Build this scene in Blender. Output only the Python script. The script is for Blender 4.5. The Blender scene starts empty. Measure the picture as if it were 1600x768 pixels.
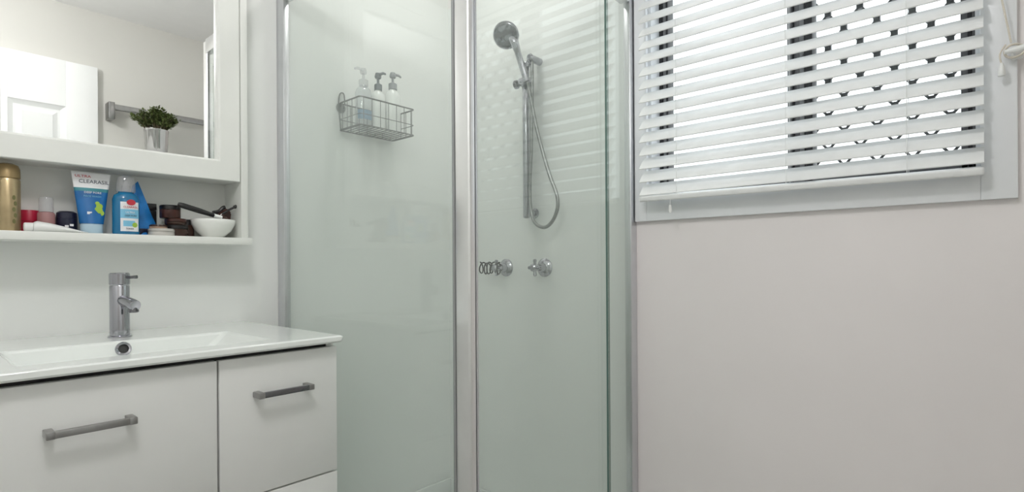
import bpy, bmesh, math, random
from mathutils import Vector, Matrix
random.seed(7)
PI = math.pi
SC = bpy.context.scene
COL = SC.collection

# ------------------------------------------------------------------ camera
CAM_H = 1.04
YAW = 0.72096            # viewing direction, measured from +X towards +Y
ROLL = -0.006233
cd = bpy.data.cameras.new('camera')
cd.sensor_width = 36.0
cd.lens = 854.6 / 1600 * 36.0
cd.shift_y = (413.6 - 384) / 1600
cd.clip_start = 0.02
cam = bpy.data.objects.new('camera', cd)
COL.objects.link(cam)
fw = Vector((math.cos(YAW), math.sin(YAW), 0))
r0 = Vector((math.sin(YAW), -math.cos(YAW), 0))
u0 = Vector((0, 0, 1))
rr = r0 * math.cos(ROLL) + u0 * math.sin(ROLL)
uu = u0 * math.cos(ROLL) - r0 * math.sin(ROLL)
m3 = Matrix((rr, uu, -fw)).transposed()
cam.matrix_world = Matrix.Translation((0, 0, CAM_H)) @ m3.to_4x4()
SC.camera = cam

# ------------------------------------------------------------------ light
w = bpy.data.worlds.new('overcast_sky')
SC.world = w
w.use_nodes = True
bg = w.node_tree.nodes['Background']
bg.inputs[0].default_value = (0.93, 0.97, 1.0, 1)
bg.inputs[1].default_value = 2.3
SC.view_settings.view_transform = 'Standard'
SC.view_settings.look = 'None'
SC.view_settings.exposure = 0.0
SC.view_settings.gamma = 1.0
SC.view_settings.use_curve_mapping = False
SC.cycles.max_bounces = 14
SC.cycles.diffuse_bounces = 8
SC.cycles.glossy_bounces = 6
SC.cycles.transparent_max_bounces = 24
SC.cycles.sample_clamp_indirect = 6.0
LAMP_W = 49.5           # radiance of the added opal globe
SPOT_W = 2.3             # added fill lamp over the shower
WA, WB, WREAR, WLEFT, CEIL = 1.70, 1.54, -0.345, -0.85, 2.38


# ------------------------------------------------------------------ helpers
def mat(name, col, rough=0.5, metal=0.0, var=0.03, scale=20.0, bump=0.0, coat=0.0, spec=0.5):
    m = bpy.data.materials.new(name)
    m.use_nodes = True
    nt = m.node_tree
    p = nt.nodes['Principled BSDF']
    p.inputs['Roughness'].default_value = rough
    p.inputs['Metallic'].default_value = metal
    p.inputs['Coat Weight'].default_value = coat
    p.inputs['Specular IOR Level'].default_value = spec
    tc = nt.nodes.new('ShaderNodeTexCoord')
    nz = nt.nodes.new('ShaderNodeTexNoise')
    nz.inputs['Scale'].default_value = scale
    nz.inputs['Detail'].default_value = 3
    nt.links.new(tc.outputs['Object'], nz.inputs['Vector'])
    rp = nt.nodes.new('ShaderNodeValToRGB')
    c = Vector(col)
    lo, hi = c * (1 - var), c * (1 + var)
    rp.color_ramp.elements[0].position = 0.3
    rp.color_ramp.elements[1].position = 0.7
    rp.color_ramp.elements[0].color = (*lo, 1)
    rp.color_ramp.elements[1].color = (*[min(1, v) for v in hi], 1)
    nt.links.new(nz.outputs['Fac'], rp.inputs['Fac'])
    nt.links.new(rp.outputs['Color'], p.inputs['Base Color'])
    if bump:
        b = nt.nodes.new('ShaderNodeBump')
        b.inputs['Strength'].default_value = bump
        b.inputs['Distance'].default_value = 0.002
        nt.links.new(nz.outputs['Fac'], b.inputs['Height'])
        nt.links.new(b.outputs['Normal'], p.inputs['Normal'])
    return m


def clear(name, tint, f0=0.04, body=0.0, body_col=(1, 1, 1), rough=0.0):
    """thin clear sheet: tinted straight-through transmission plus a Schlick mirror share"""
    m = bpy.data.materials.new(name)
    m.use_nodes = True
    nt = m.node_tree
    nt.nodes.remove(nt.nodes['Principled BSDF'])
    out = nt.nodes['Material Output']
    geo = nt.nodes.new('ShaderNodeNewGeometry')
    dot = nt.nodes.new('ShaderNodeVectorMath'); dot.operation = 'DOT_PRODUCT'
    nt.links.new(geo.outputs['Incoming'], dot.inputs[0])
    nt.links.new(geo.outputs['Normal'], dot.inputs[1])

    def math_(op, a, b=None):
        n = nt.nodes.new('ShaderNodeMath'); n.operation = op
        for i, v in enumerate((a, b)):
            if v is None: continue
            if isinstance(v, (int, float)): n.inputs[i].default_value = v
            else: nt.links.new(v, n.inputs[i])
        return n.outputs[0]
    c = math_('ABSOLUTE', dot.outputs['Value'])
    s = math_('POWER', math_('SUBTRACT', 1.0, c), 5.0)
    f = math_('ADD', math_('MULTIPLY', s, 1 - f0), f0)
    tr = nt.nodes.new('ShaderNodeBsdfTransparent'); tr.inputs[0].default_value = (*tint, 1)
    gl = nt.nodes.new('ShaderNodeBsdfGlossy'); gl.inputs['Roughness'].default_value = rough
    base = tr.outputs[0]
    if body > 0:
        df = nt.nodes.new('ShaderNodeBsdfDiffuse'); df.inputs[0].default_value = (*body_col, 1)
        mx = nt.nodes.new('ShaderNodeMixShader'); mx.inputs[0].default_value = body
        nt.links.new(base, mx.inputs[1]); nt.links.new(df.outputs[0], mx.inputs[2])
        base = mx.outputs[0]
    mx = nt.nodes.new('ShaderNodeMixShader')
    nt.links.new(f, mx.inputs[0]); nt.links.new(base, mx.inputs[1]); nt.links.new(gl.outputs[0], mx.inputs[2])
    nt.links.new(mx.outputs[0], out.inputs['Surface'])
    return m


def glow(name, col, strength):
    m = bpy.data.materials.new(name); m.use_nodes = True
    p = m.node_tree.nodes['Principled BSDF']
    p.inputs['Base Color'].default_value = (*col, 1)
    p.inputs['Emission Color'].default_value = (*col, 1)
    p.inputs['Emission Strength'].default_value = strength
    return m


M = dict(
    wall=mat('white_wall_paint', (0.80, 0.81, 0.795), 0.55, var=0.012, scale=6, bump=0.03),
    wall_b=mat('warm_wall_paint', (0.835, 0.793, 0.792), 0.5, var=0.02, scale=2.5, bump=0.03),
    wall_r=mat('beige_wall_paint', (0.70, 0.69, 0.65), 0.6, var=0.015, scale=4),
    lining=mat('gloss_shower_lining', (0.84, 0.85, 0.84), 0.32, var=0.01, scale=4),
    ceil=mat('ceiling_paint', (0.86, 0.86, 0.85), 0.8, var=0.01),
    floor=mat('floor_tile', (0.46, 0.45, 0.43), 0.35, var=0.08, scale=5),
    trimw=mat('gloss_white_trim', (0.83, 0.845, 0.87), 0.28, var=0.01),
    cab=mat('cabinet_white', (0.78, 0.79, 0.76), 0.35, var=0.01),
    van=mat('vanity_white', (0.76, 0.765, 0.75), 0.3, var=0.01),
    dark=mat('cavity_shade', (0.05, 0.05, 0.05), 0.8),  # shade put into the colour, for drawer gap and overflow
    ceram=mat('glazed_ceramic', (0.83, 0.86, 0.84), 0.06, var=0.006, coat=0.4),
    chrome=mat('chrome', (0.44, 0.44, 0.475), 0.09, 1.0, var=0.02),  # base colour darkened to stand for darker surroundings reflected in it
    chrome_d=mat('dark_chrome', (0.20, 0.20, 0.215), 0.14, 1.0, var=0.03),
    nickel=mat('brushed_steel', (0.36, 0.355, 0.35), 0.32, 1.0, var=0.06, scale=60),
    alu=mat('polished_aluminium', (0.86, 0.86, 0.86), 0.30, 1.0, var=0.02),
    alu_d=mat('satin_aluminium', (0.66, 0.67, 0.69), 0.32, 1.0, var=0.03),
    seal=mat('grey_seal', (0.30, 0.31, 0.31), 0.5),
    edge=mat('green_glass_edge', (0.10, 0.17, 0.15), 0.12, var=0.05),
    glass=clear('shower_glass', (0.965, 0.985, 0.972), 0.032, 0.085, (0.80, 0.86, 0.83)),
    wglass=clear('window_glass', (0.97, 0.985, 0.98), 0.04),
    mirror=mat('mirror_silver', (0.93, 0.94, 0.935), 0.005, 1.0, var=0.0),
    slat=mat('blind_white', (0.82, 0.83, 0.83), 0.4, var=0.02, scale=40),
    cord=mat('cream_cord', (0.70, 0.65, 0.57), 0.8, var=0.06, scale=200),
    cordw=mat('white_cord', (0.80, 0.81, 0.81), 0.7),
    black=mat('black_metal', (0.012, 0.012, 0.014), 0.5),
    frame_k=mat('window_black', (0.015, 0.015, 0.017), 0.45),
    frame_g=mat('window_grey', (0.22, 0.22, 0.225), 0.45),
    frame_g2=mat('window_mid_grey', (0.12, 0.12, 0.125), 0.45),
    pot=mat('ribbed_tin', (0.62, 0.61, 0.60), 0.16, 1.0),
    acry=mat('white_acrylic', (0.80, 0.82, 0.81), 0.12, var=0.006),
    steel=mat('basket_wire', (0.20, 0.20, 0.20), 0.35, 0.9),
    white=mat('white_plastic', (0.82, 0.83, 0.82), 0.3),
    grey_p=mat('grey_plastic', (0.30, 0.31, 0.33), 0.4),
    grey_d=mat('slate_plastic', (0.14, 0.16, 0.18), 0.4),
    door=mat('door_gloss_white', (0.92, 0.93, 0.92), 0.25, var=0.004),
    leaf=mat('leaf_green', (0.125, 0.165, 0.05), 0.5, var=0.5, scale=40),
    stem=mat('stem_brown', (0.08, 0.06, 0.025), 0.7),
    gold=mat('gold_can', (0.50, 0.39, 0.23), 0.3, 0.75, var=0.1, scale=30),
    gold_c=mat('gold_cap', (0.36, 0.26, 0.13), 0.35, 0.55),
    olive=mat('olive_print', (0.17, 0.16, 0.06), 0.5),
    red=mat('red_plastic', (0.42, 0.012, 0.045), 0.35),
    pink=clear('pink_liquid', (0.86, 0.62, 0.62), 0.05, 0.55, (0.55, 0.30, 0.30)),
    frost=clear('frosted_clear', (0.93, 0.93, 0.94), 0.06, 0.22, (0.72, 0.72, 0.74)),
    clearp=clear('clear_plastic', (0.94, 0.95, 0.96), 0.06, 0.12, (0.7, 0.74, 0.78)),
    navy=mat('navy_plastic', (0.010, 0.012, 0.035), 0.3),
    tub_blue=mat('tube_blue', (0.012, 0.14, 0.40), 0.32, var=0.25, scale=14),
    tub_teal=mat('tube_teal', (0.05, 0.24, 0.28), 0.35),
    tub_pale=mat('tube_pale_cap', (0.42, 0.56, 0.66), 0.3),
    print_w=mat('print_white', (0.80, 0.80, 0.82), 0.45),
    print_r=mat('print_red', (0.50, 0.03, 0.05), 0.45),
    print_k=mat('print_dark', (0.03, 0.045, 0.08), 0.45),
    print_g=mat('print_lime', (0.34, 0.52, 0.06), 0.45),
    print_lb=mat('print_light_blue', (0.20, 0.50, 0.70), 0.45),
    aqua=clear('aqua_bottle', (0.20, 0.58, 0.82), 0.06, 0.55, (0.02, 0.26, 0.52)),
    bag=mat('blue_foil', (0.02, 0.20, 0.55), 0.28, 0.2, var=0.3, scale=30),
    brown=mat('brown_glass', (0.045, 0.020, 0.014), 0.15),
    tort=mat('tortoise', (0.050, 0.015, 0.010), 0.3, var=0.4, scale=50),
    tan=mat('powder_tan', (0.40, 0.27, 0.20), 0.6),
    silverp=mat('pale_compact', (0.55, 0.53, 0.50), 0.35, 0.3),
    blackp=mat('black_plastic', (0.012, 0.011, 0.012), 0.3),
    bowl=mat('white_bowl', (0.82, 0.83, 0.80), 0.25),
    labelb=mat('label_slate_blue', (0.22, 0.33, 0.45), 0.5),
    hose=mat('hose_metal', (0.27, 0.275, 0.27), 0.3, 0.9, var=0.15, scale=400),
)


def wpos(o):
    v = Vector((0, 0, 0))
    while o is not None:
        v += o.location; o = o.parent
    return v


def finish(bm, smooth=35):
    bmesh.ops.recalc_face_normals(bm, faces=bm.faces)
    for f in bm.faces: f.smooth = True
    for e in bm.edges:
        if len(e.link_faces) == 2:
            e.smooth = e.calc_face_angle(0) < math.radians(smooth)
        else:
            e.smooth = False


def obj(name, bm, m, parent=None, loc=None, smooth=35):
    """bm in world coordinates -> one mesh object, origin at loc (world) or at the parent"""
    finish(bm, smooth)
    base = Vector(loc) if loc is not None else (wpos(parent) if parent else Vector((0, 0, 0)))
    for v in bm.verts: v.co -= base
    me = bpy.data.meshes.new(name)
    bm.to_mesh(me); bm.free()
    for k in (m if isinstance(m, (list, tuple)) else [m]): me.materials.append(M[k] if isinstance(k, str) else k)
    o = bpy.data.objects.new(name, me)
    COL.objects.link(o)
    if parent:
        o.parent = parent
        o.location = base - wpos(parent)
    else:
        o.location = base
    return o


def tag(o, label, cat, group=None):
    o['label'] = label; o['category'] = cat
    if group: o['group'] = group
    return o


def thing(name, label, cat, loc, group=None):
    o = bpy.data.objects.new(name, None)
    o.empty_display_size = 0.05
    COL.objects.link(o); o.location = loc
    return tag(o, label, cat, group)


def struct(o):
    o['kind'] = 'structure'
    return o


def dup(o, parent, dloc):
    c = o.copy(); COL.objects.link(c); c.parent = parent
    c.location = o.location + Vector(dloc)
    return c


def NB(): return bmesh.new()


def box(bm, x0, x1, y0, y1, z0, z1, bev=0.0, seg=2):
    vs = [bm.verts.new((x, y, z)) for x in (x0, x1) for y in (y0, y1) for z in (z0, z1)]
    fs = [(0, 1, 3, 2), (4, 6, 7, 5), (0, 4, 5, 1), (2, 3, 7, 6), (0, 2, 6, 4), (1, 5, 7, 3)]
    faces = [bm.faces.new([vs[i] for i in f]) for f in fs]
    if bev > 0:
        es = list({e for f in faces for e in f.edges})
        bmesh.ops.bevel(bm, geom=es, offset=bev, segments=seg, affect='EDGES', profile=0.5)
    return bm


def frame_to(d):
    d = Vector(d).normalized()
    a = Vector((0, 0, 1)) if abs(d.z) < 0.95 else Vector((1, 0, 0))
    x = d.cross(a).normalized(); y = d.cross(x).normalized()
    return x, y, d


def lathe(bm, base, axis, prof, n=24, sx=1.0, sy=1.0):
    """prof: (radius, height) along axis; sx, sy flatten the section"""
    x, y, d = frame_to(axis)
    if abs(Vector(axis).normalized().z) > 0.95: x, y = Vector((1, 0, 0)), Vector((0, 1, 0))
    base = Vector(base); rings = []
    for r, h in prof:
        if r < 1e-6:
            rings.append([bm.verts.new(base + d * h)])
        else:
            rings.append([bm.verts.new(base + d * h + x * (r * sx * math.cos(2 * PI * i / n)) + y * (r * sy * math.sin(2 * PI * i / n))) for i in range(n)])
    for a, b in zip(rings, rings[1:]):
        for i in range(n):
            j = (i + 1) % n
            if len(a) == 1 and len(b) == 1: continue
            if len(a) == 1: bm.faces.new((a[0], b[j], b[i]))
            elif len(b) == 1: bm.faces.new((a[i], a[j], b[0]))
            else: bm.faces.new((a[i], a[j], b[j], b[i]))
    for ring in (rings[0], rings[-1]):
        if len(ring) > 2:
            try: bm.faces.new(ring)
            except ValueError: pass
    return bm


def cyl(bm, p0, p1, r, n=16, r1=None):
    p0, p1 = Vector(p0), Vector(p1)
    L = (p1 - p0).length
    return lathe(bm, p0, p1 - p0, [(r, 0), (r if r1 is None else r1, L)], n)


def tube(bm, pts, r, n=8, closed=False):
    pts = [Vector(p) for p in pts]
    rs = r if isinstance(r, (list, tuple)) else [r] * len(pts)
    rings = []; N = len(pts); px = None
    for i, p in enumerate(pts):
        a = pts[i - 1] if (i or closed) else pts[i]
        b = pts[(i + 1) % N] if (i < N - 1 or closed) else pts[i]
        d = (b - a).normalized()
        if px is None: px, _, _ = frame_to(d)
        px = (px - d * px.dot(d)).normalized()
        y = d.cross(px)
        rings.append([bm.verts.new(p + (px * math.cos(2 * PI * k / n) + y * math.sin(2 * PI * k / n)) * rs[i]) for k in range(n)])
    for i in range(N if closed else N - 1):
        a, b = rings[i], rings[(i + 1) % N]
        for k in range(n):
            bm.faces.new((a[k], a[(k + 1) % n], b[(k + 1) % n], b[k]))
    if not closed:
        bm.faces.new(rings[0]); bm.faces.new(rings[-1][::-1])
    return bm


def spline(pts, per=8):
    pts = [Vector(p) for p in pts]; out = []
    for i in range(len(pts) - 1):
        p0 = pts[max(i - 1, 0)]; p1 = pts[i]; p2 = pts[i + 1]; p3 = pts[min(i + 2, len(pts) - 1)]
        for k in range(per):
            t = k / per
            out.append(0.5 * ((2 * p1) + (p2 - p0) * t + (2 * p0 - 5 * p1 + 4 * p2 - p3) * t * t + (3 * p1 - p0 - 3 * p2 + p3) * t ** 3))
    out.append(pts[-1]); return out


def loft(bm, loops, cap0=True, cap1=True):
    rings = [[bm.verts.new(p) for p in L] for L in loops]
    n = len(rings[0])
    for a, b in zip(rings, rings[1:]):
        for i in range(n):
            j = (i + 1) % n
            bm.faces.new((a[i], a[j], b[j], b[i]))
    if cap0: bm.faces.new(rings[0][::-1])
    if cap1: bm.faces.new(rings[-1])
    return bm


def rrect(x0, x1, y0, y1, z, r, n=6):
    out = []
    for cx, cy, a0 in ((x1 - r, y1 - r, 0), (x0 + r, y1 - r, PI / 2), (x0 + r, y0 + r, PI), (x1 - r, y0 + r, 3 * PI / 2)):
        for k in range(n + 1):
            a = a0 + PI / 2 * k / n
            out.append((cx + r * math.cos(a), cy + r * math.sin(a), z))
    return out


def pane(name, x0, x1, y0, y1, z0, z1, parent, thin, medge='edge', m='glass'):
    bm = NB(); box(bm, x0, x1, y0, y1, z0, z1)
    bm.normal_update()
    for f in bm.faces:
        f.material_index = 0 if abs(f.normal[thin]) > 0.9 else 1
    return obj(name, bm, [m, medge], parent)


def text(name, s, size, loc, parent, m, rot_z=0.0, depth=0.0004, sx=1.0, tilt=0.0):
    """flat lettering standing upright, facing -Y (turned by rot_z, leaned by tilt)"""
    cu = bpy.data.curves.new(name, 'FONT'); cu.body = s; cu.size = size
    cu.extrude = depth / 2; cu.align_x = 'CENTER'; cu.align_y = 'CENTER'; cu.resolution_u = 2
    t = bpy.data.objects.new(name + '_tmp', cu); COL.objects.link(t)
    dg = bpy.context.evaluated_depsgraph_get()
    me = bpy.data.meshes.new_from_object(t.evaluated_get(dg))
    bpy.data.objects.remove(t); bpy.data.curves.remove(cu)
    me.transform(Matrix.Diagonal((sx, 1, 1, 1)))
    me.transform(Matrix.Rotation(PI / 2 + tilt, 4, 'X')); me.transform(Matrix.Rotation(rot_z, 4, 'Z'))
    me.materials.clear(); me.materials.append(M[m])
    o = bpy.data.objects.new(name, me); COL.objects.link(o)
    o.parent = parent; o.location = Vector(loc) - wpos(parent)
    return o


# ------------------------------------------------------------------ the room
struct(obj('floor', box(NB(), WLEFT - .1, WB + .1, WREAR - .1, WA + .1, -.1, 0), 'floor'))
struct(obj('ceiling', box(NB(), WLEFT - .1, WB + .1, WREAR - .1, WA + .1, CEIL, CEIL + .1), 'ceil'))
struct(obj('wall_front', box(NB(), WLEFT - .1, WB + .1, WA, WA + .1, 0, CEIL), 'wall'))
struct(obj('wall_left', box(NB(), WLEFT - .1, WLEFT, WREAR, WA, 0, CEIL), 'wall'))
struct(obj('wall_rear', box(NB(), WLEFT - .1, WB + .1, WREAR - .1, WREAR, 0, CEIL), 'wall_r'))
# window opening in the right wall
OY0, OY1, OZ0, OZ1 = 0.018, 0.790, 1.236, 2.06
bm = NB()
box(bm, WB, WB + .11, WREAR, OY0, 0, CEIL)
box(bm, WB, WB + .11, OY1, WA, 0, CEIL)
box(bm, WB, WB + .11, OY0, OY1, 0, OZ0)
box(bm, WB, WB + .11, OY0, OY1, OZ1, CEIL)
struct(obj('wall_right', bm, 'wall_b'))
# gloss lining inside the shower
LX, LY = 0.838, 0.862
struct(obj('trim_1', box(NB(), LX, WB - .006, WA - .006, WA, .10, 2.10), 'lining'))
struct(obj('trim_2', box(NB(), WB - .006, WB, LY, WA - .006, .10, 2.10), 'lining'))
for nm, a in (('baseboard_left', (WLEFT, WLEFT + .014, WREAR, WA)), ('baseboard_rear', (.80, WB, WREAR, WREAR + .014)), ('baseboard_right', (WB - .014, WB, WREAR + .014, .82))):
    struct(obj(nm, box(NB(), *a, 0, .09, .004), 'trimw'))

# door in the rear wall (seen in the mirror)
dr = bpy.data.objects.new('door_1', None); COL.objects.link(dr); dr.location = (.32, WREAR, 0); struct(dr)
D0, D1, DT = -.08, .72, 2.08
FY0, FY1 = WREAR, WREAR + .036
bm = NB(); bx = [(D0, D0 + .13), (.27, .372), (D1 - .132, D1)]
for a, b in bx: box(bm, a, b, FY0, FY1, .01, DT, .002)
for a, b in ((D0 + .13, .27), (.372, D1 - .132)):
    for z0, z1 in ((.01, .22), (.86, 1.0), (1.85, DT)): box(bm, a, b, FY0, FY1, z0, z1, .0)
obj('door_frame', bm, 'door', dr)
for a, b in ((D0 + .13, .27), (.372, D1 - .132)):
    for z0, z1 in ((.22, .86), (1.0, 1.85)):
        bm = NB()
        loft(bm, [[(x, FY0 + .002, z) for x, z in ((a, z0), (b, z0), (b, z1), (a, z1))],
                  [(x, FY1 - .003, z) for x, z in ((a, z0), (b, z0), (b, z1), (a, z1))],
                  [(x, FY1 - .020, z) for x, z in ((a + .020, z0 + .02), (b - .02, z0 + .02), (b - .02, z1 - .02), (a + .02, z1 - .02))],
                  [(x, FY1 - .020, z) for x, z in ((a + .030, z0 + .03), (b - .03, z0 + .03), (b - .03, z1 - .03), (a + .03, z1 - .03))],
                  [(x, FY1 - .008, z) for x, z in ((a + .050, z0 + .05), (b - .05, z0 + .05), (b - .05, z1 - .05), (a + .05, z1 - .05))]])
        obj('door_panel', bm, 'door', dr, smooth=10)
bm = NB(); cyl(bm, (D0 + .06, FY1, 1.0), (D0 + .06, FY1 + .05, 1.0), .011); tube(bm, [(D0 + .06, FY1 + .05, 1.0), (D0 + .17, FY1 + .05, 1.0)], .009)
lathe(bm, (D0 + .06, FY1, 1.0), (0, 1, 0), [(.027, 0), (.027, .006), (.012, .009)])
obj('door_handle', bm, 'nickel', dr)

# two lamps added to light room and shower evenly, outside the frame
lx, ly, lr_, lz = .05, .45, .10, CEIL - .30
t = thing('added_globe_lamp', 'added opal globe lamp that lights the room from above', 'lamp', (lx, ly, lz))
bm = NB(); lathe(bm, (lx, ly, CEIL), (0, 0, -1), [(.055, 0), (.055, .016), (.040, .026), (.012, .032), (.012, .180), (.036, .186), (.036, .214)], 32); obj('base', bm, 'white', t)
bm = NB(); lathe(bm, (lx, ly, lz), (0, 0, 1), [(lr_ * math.sin(PI * k / 16), -lr_ * math.cos(PI * k / 16)) for k in range(17)], 32); obj('globe', bm, glow('lit_globe', (1.0, .988, .985), LAMP_W), t)
lx, ly = 1.18, 1.25
t = thing('added_fill_lamp', 'added small round white fill lamp above the shower', 'lamp', (lx, ly, CEIL - .02))  # added to brighten the shower, no fitting known here
bm = NB(); lathe(bm, (lx, ly, CEIL), (0, 0, -1), [(.075, 0), (.075, .008), (.060, .012), (.055, .004)], 40); obj('trim_ring', bm, 'white', t)
bm = NB(); lathe(bm, (lx, ly, CEIL - .001), (0, 0, -1), [(.054, 0), (.054, .004), (0, .005)], 32); obj('lens', bm, glow('lit_lens', (1.0, .98, .95), 4.0), t)
ld = bpy.data.lights.new('fill_area_light', 'AREA'); ld.shape = 'DISK'; ld.size = .11; ld.energy = SPOT_W; ld.color = (1.0, .98, .95)
lo = bpy.data.objects.new('fill_area_light', ld); COL.objects.link(lo); lo.parent = t; lo.location = (0, 0, .004)

# ------------------------------------------------------------------ window
win = bpy.data.objects.new('window_1', None); COL.objects.link(win); win.location = (WB, .4, OZ0); struct(win)
CX = WB - .018
for a in ((-.040, OY0, 1.171, 2.12), (OY1, .830, 1.171, 2.12), (OY0, OY1, 1.171, OZ0), (OY0, OY1, OZ1, 2.12)):
    obj('casing_board', box(NB(), CX, WB, *a, .0015), 'trimw', win)
for a in ((OY0, OY0 + .008, OZ0, OZ1), (OY1 - .008, OY1, OZ0, OZ1), (OY0, OY1, OZ0, OZ0 + .008), (OY0, OY1, OZ1 - .008, OZ1)):
    obj('reveal_board', box(NB(), WB, WB + .11, *a), 'trimw', win)
W0 = WB + .055
za, zb = OZ0 + .008, OZ1 - .008
def stile(y0, y1, x0, x1, m): obj('window_stile', box(NB(), x0, x1, y0, y1, za, zb, .001), m, win)
# far jamb, meeting stiles, near jamb: each a set of dark profiles
stile(.772, .784, W0, W0 + .05, 'frame_k')
stile(.760, .772, W0 + .005, W0 + .05, 'frame_g')
stile(.753, .760, W0, W0 + .04, 'frame_k')
for y0, y1, m in ((.402, .414, 'frame_g'), (.397, .402, 'frame_k'), (.384, .397, 'frame_g2'), (.372, .384, 'frame_g'), (.367, .372, 'frame_k'), (.352, .367, 'frame_k')):
    stile(y0, y1, W0 + (.006 if m != 'frame_k' else 0), W0 + .05, m)
for y0, y1, m in ((.040, .052, 'frame_g2'), (.032, .040, 'frame_k'), (.026, .032, 'frame_g2')):
    stile(y0, y1, W0, W0 + .05, m)
for z0, z1 in ((za, za + .016), (zb - .03, zb)):
    obj('window_rail', box(NB(), W0, W0 + .05, .026, .784, z0, z1, .001), 'frame_g2', win)
pane('window_pane', W0 + .018, W0 + .022, .40, .757, za + .01, zb - .02, win, 0, 'edge', 'wglass')
pane('window_pane', W0 + .032, W0 + .036, .048, .37, za + .01, zb - .02, win, 0, 'edge', 'wglass')

# diamond security grille outside the near half
GX = WB + .132
gr = thing('security_grille', 'black diamond security grille outside the right half of the window', 'grille', (GX, .2, za))
GY0, GY1, GZ0, GZ1 = .030, .362, za - .01, zb
bm = NB()
for a in ((GY0 - .012, GY0, GZ0, GZ1), (GY1, GY1 + .012, GZ0, GZ1), (GY0, GY1, GZ0 - .012, GZ0), (GY0, GY1, GZ1, GZ1 + .012)):
    box(bm, GX - .008, GX + .008, *a)
obj('grille_frame', bm, 'black', gr)
DYp, DZp, GYr, GZr = .0735, .0915, .330, 1.617
def clip_seg(y0, z0, s):
    pts = []
    k = DZp / DYp * s
    ya, yb = GY0, GY1
    # z = z0 + k (y - y0)
    lo, hi = sorted(((GZ0 - z0) / k + y0, (GZ1 - z0) / k + y0))
    ya, yb = max(ya, lo), min(yb, hi)
    return (ya, z0 + k * (ya - y0), yb, z0 + k * (yb - y0)) if yb - ya > .004 else None
for s in (1, -1):
    for i in range(-16, 20):
        sg = clip_seg(GYr, GZr + DZp * i, s)
        if not sg: continue
        y0, z0, y1, z1 = sg
        bm = NB(); tube(bm, [(GX + .003 * s, y0, z0), (GX + .003 * s, y1, z1)], .0035, 6)
        obj('grille_bar', bm, 'black', gr)
nb = obj('grille_node', box(NB(), GX - .008, GX + .008, GYr - .0072, GYr + .0072, GZr - .0088, GZr + .0088, .001, 1), 'black', gr, loc=(GX, GYr, GZr))
for i in range(-10, 10):
    for j in range(-12, 12):
        for h in (0, .5):
            if i == 0 and j == 0 and h == 0: continue
            y, z = GYr + DYp * (i + h), GZr + DZp * (j + h)
            if GY0 < y < GY1 and GZ0 < z < GZ1: dup(nb, gr, (0, y - GYr, z - GZr))

# ------------------------------------------------------------------ venetian blind
BX, BY0, BY1 = 1.490, .012, .788
bl = thing('venetian_blind', 'white slatted venetian blind hanging over the window', 'blind', (BX, .4, 1.22))
obj('headrail', box(NB(), BX - .025, CX - .001, BY0, BY1, 2.075, 2.115, .002), 'slat', bl)
SW, TILT = .0515, math.radians(46)
bm = NB()
NS = 8; prof = []
for k in range(NS + 1):
    t = k / NS * 2 - 1
    prof.append((t * SW / 2, .0022 * (1 - t * t)))
def srot(u, v): return (u * math.cos(TILT) - v * math.sin(TILT), u * math.sin(TILT) + v * math.cos(TILT))
ring = [srot(u, v + .0013) for u, v in prof] + [srot(u, v - .0013) for u, v in reversed(prof)]
loft(bm, [[(BX + x, yy, z) for x, z in ring] for yy in (BY0, BY1)])
PITCH = .0392
s0 = obj('slat', bm, 'slat', bl, loc=(BX, 0, 0), smooth=50)
for v in s0.data.vertices: pass
s0.location = Vector((BX, 0, 1.2610)) - wpos(bl)
nsl = 21
slope = 0.0
for k in range(1, nsl):
    dup(s0, bl, (0, 0, PITCH * k))
# the bottom rail hangs slightly out of true
br = obj('bottom_rail', box(NB(), BX - .022, BX + .022, BY0, BY1, -.008, .008, .004, 3), 'slat', bl, loc=(BX, .4, 0))
br.location = Vector((BX, .4, 1.232)) - wpos(bl)
br.rotation_euler = (math.radians(0.55), math.radians(-12), 0)
for y in (.672, .385, .140):
    for dx in (-.0185, .0175):
        bm = NB(); tube(bm, [(BX + dx, y, 1.235), (BX + dx, y, 2.08)], .0007, 5); obj('ladder_cord', bm, 'cordw', bl)
for y in (.690,):
    bm = NB(); tube(bm, [(BX - .02, y, 1.235), (BX - .02, y, 1.205)], .0009, 5); obj('cord_end', bm, 'cordw', bl)
    bm = NB(); lathe(bm, (BX - .02, y, 1.186), (0, 0, 1), [(.004, 0), (.0055, .008), (.003, .022), (.0, .024)], 10); obj('cord_tassel', bm, 'white', bl)
# pull cord led to the cleat at the right
CLY, CLZ = -.040, 1.464
bm = NB(); tube(bm, spline([(BX - .01, .012, 2.078), (1.495, .0, 1.72), (1.496, -.030, 1.482)], 6), .0017, 6); obj('pull_cord', bm, 'cord', bl)
bm = NB(); pts = []
for k in range(0, 70):
    a = k / 70 * 2 * PI * 3.5
    pts.append((1.496 - .004 * math.sin(2 * a) - k * .00004, CLY + .004 + .016 * math.sin(a) , CLZ + .013 * math.cos(a)))
tube(bm, pts, .0022, 6); obj('cord_loop', bm, 'cord', bl)
bm = NB(); tube(bm, spline([(1.495, -.022, 1.480), (1.494, -.013, 1.462), (1.495, -.0155, 1.442)], 5), .0017, 6); obj('pull_cord', bm, 'cord', bl)
bm = NB(); lathe(bm, (1.495, -.0155, 1.418), (0, 0, 1), [(.006, 0), (.0068, .004), (.0055, .016), (.0028, .026), (0, .028)], 12); obj('cord_tassel', bm, 'white', bl)

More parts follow.
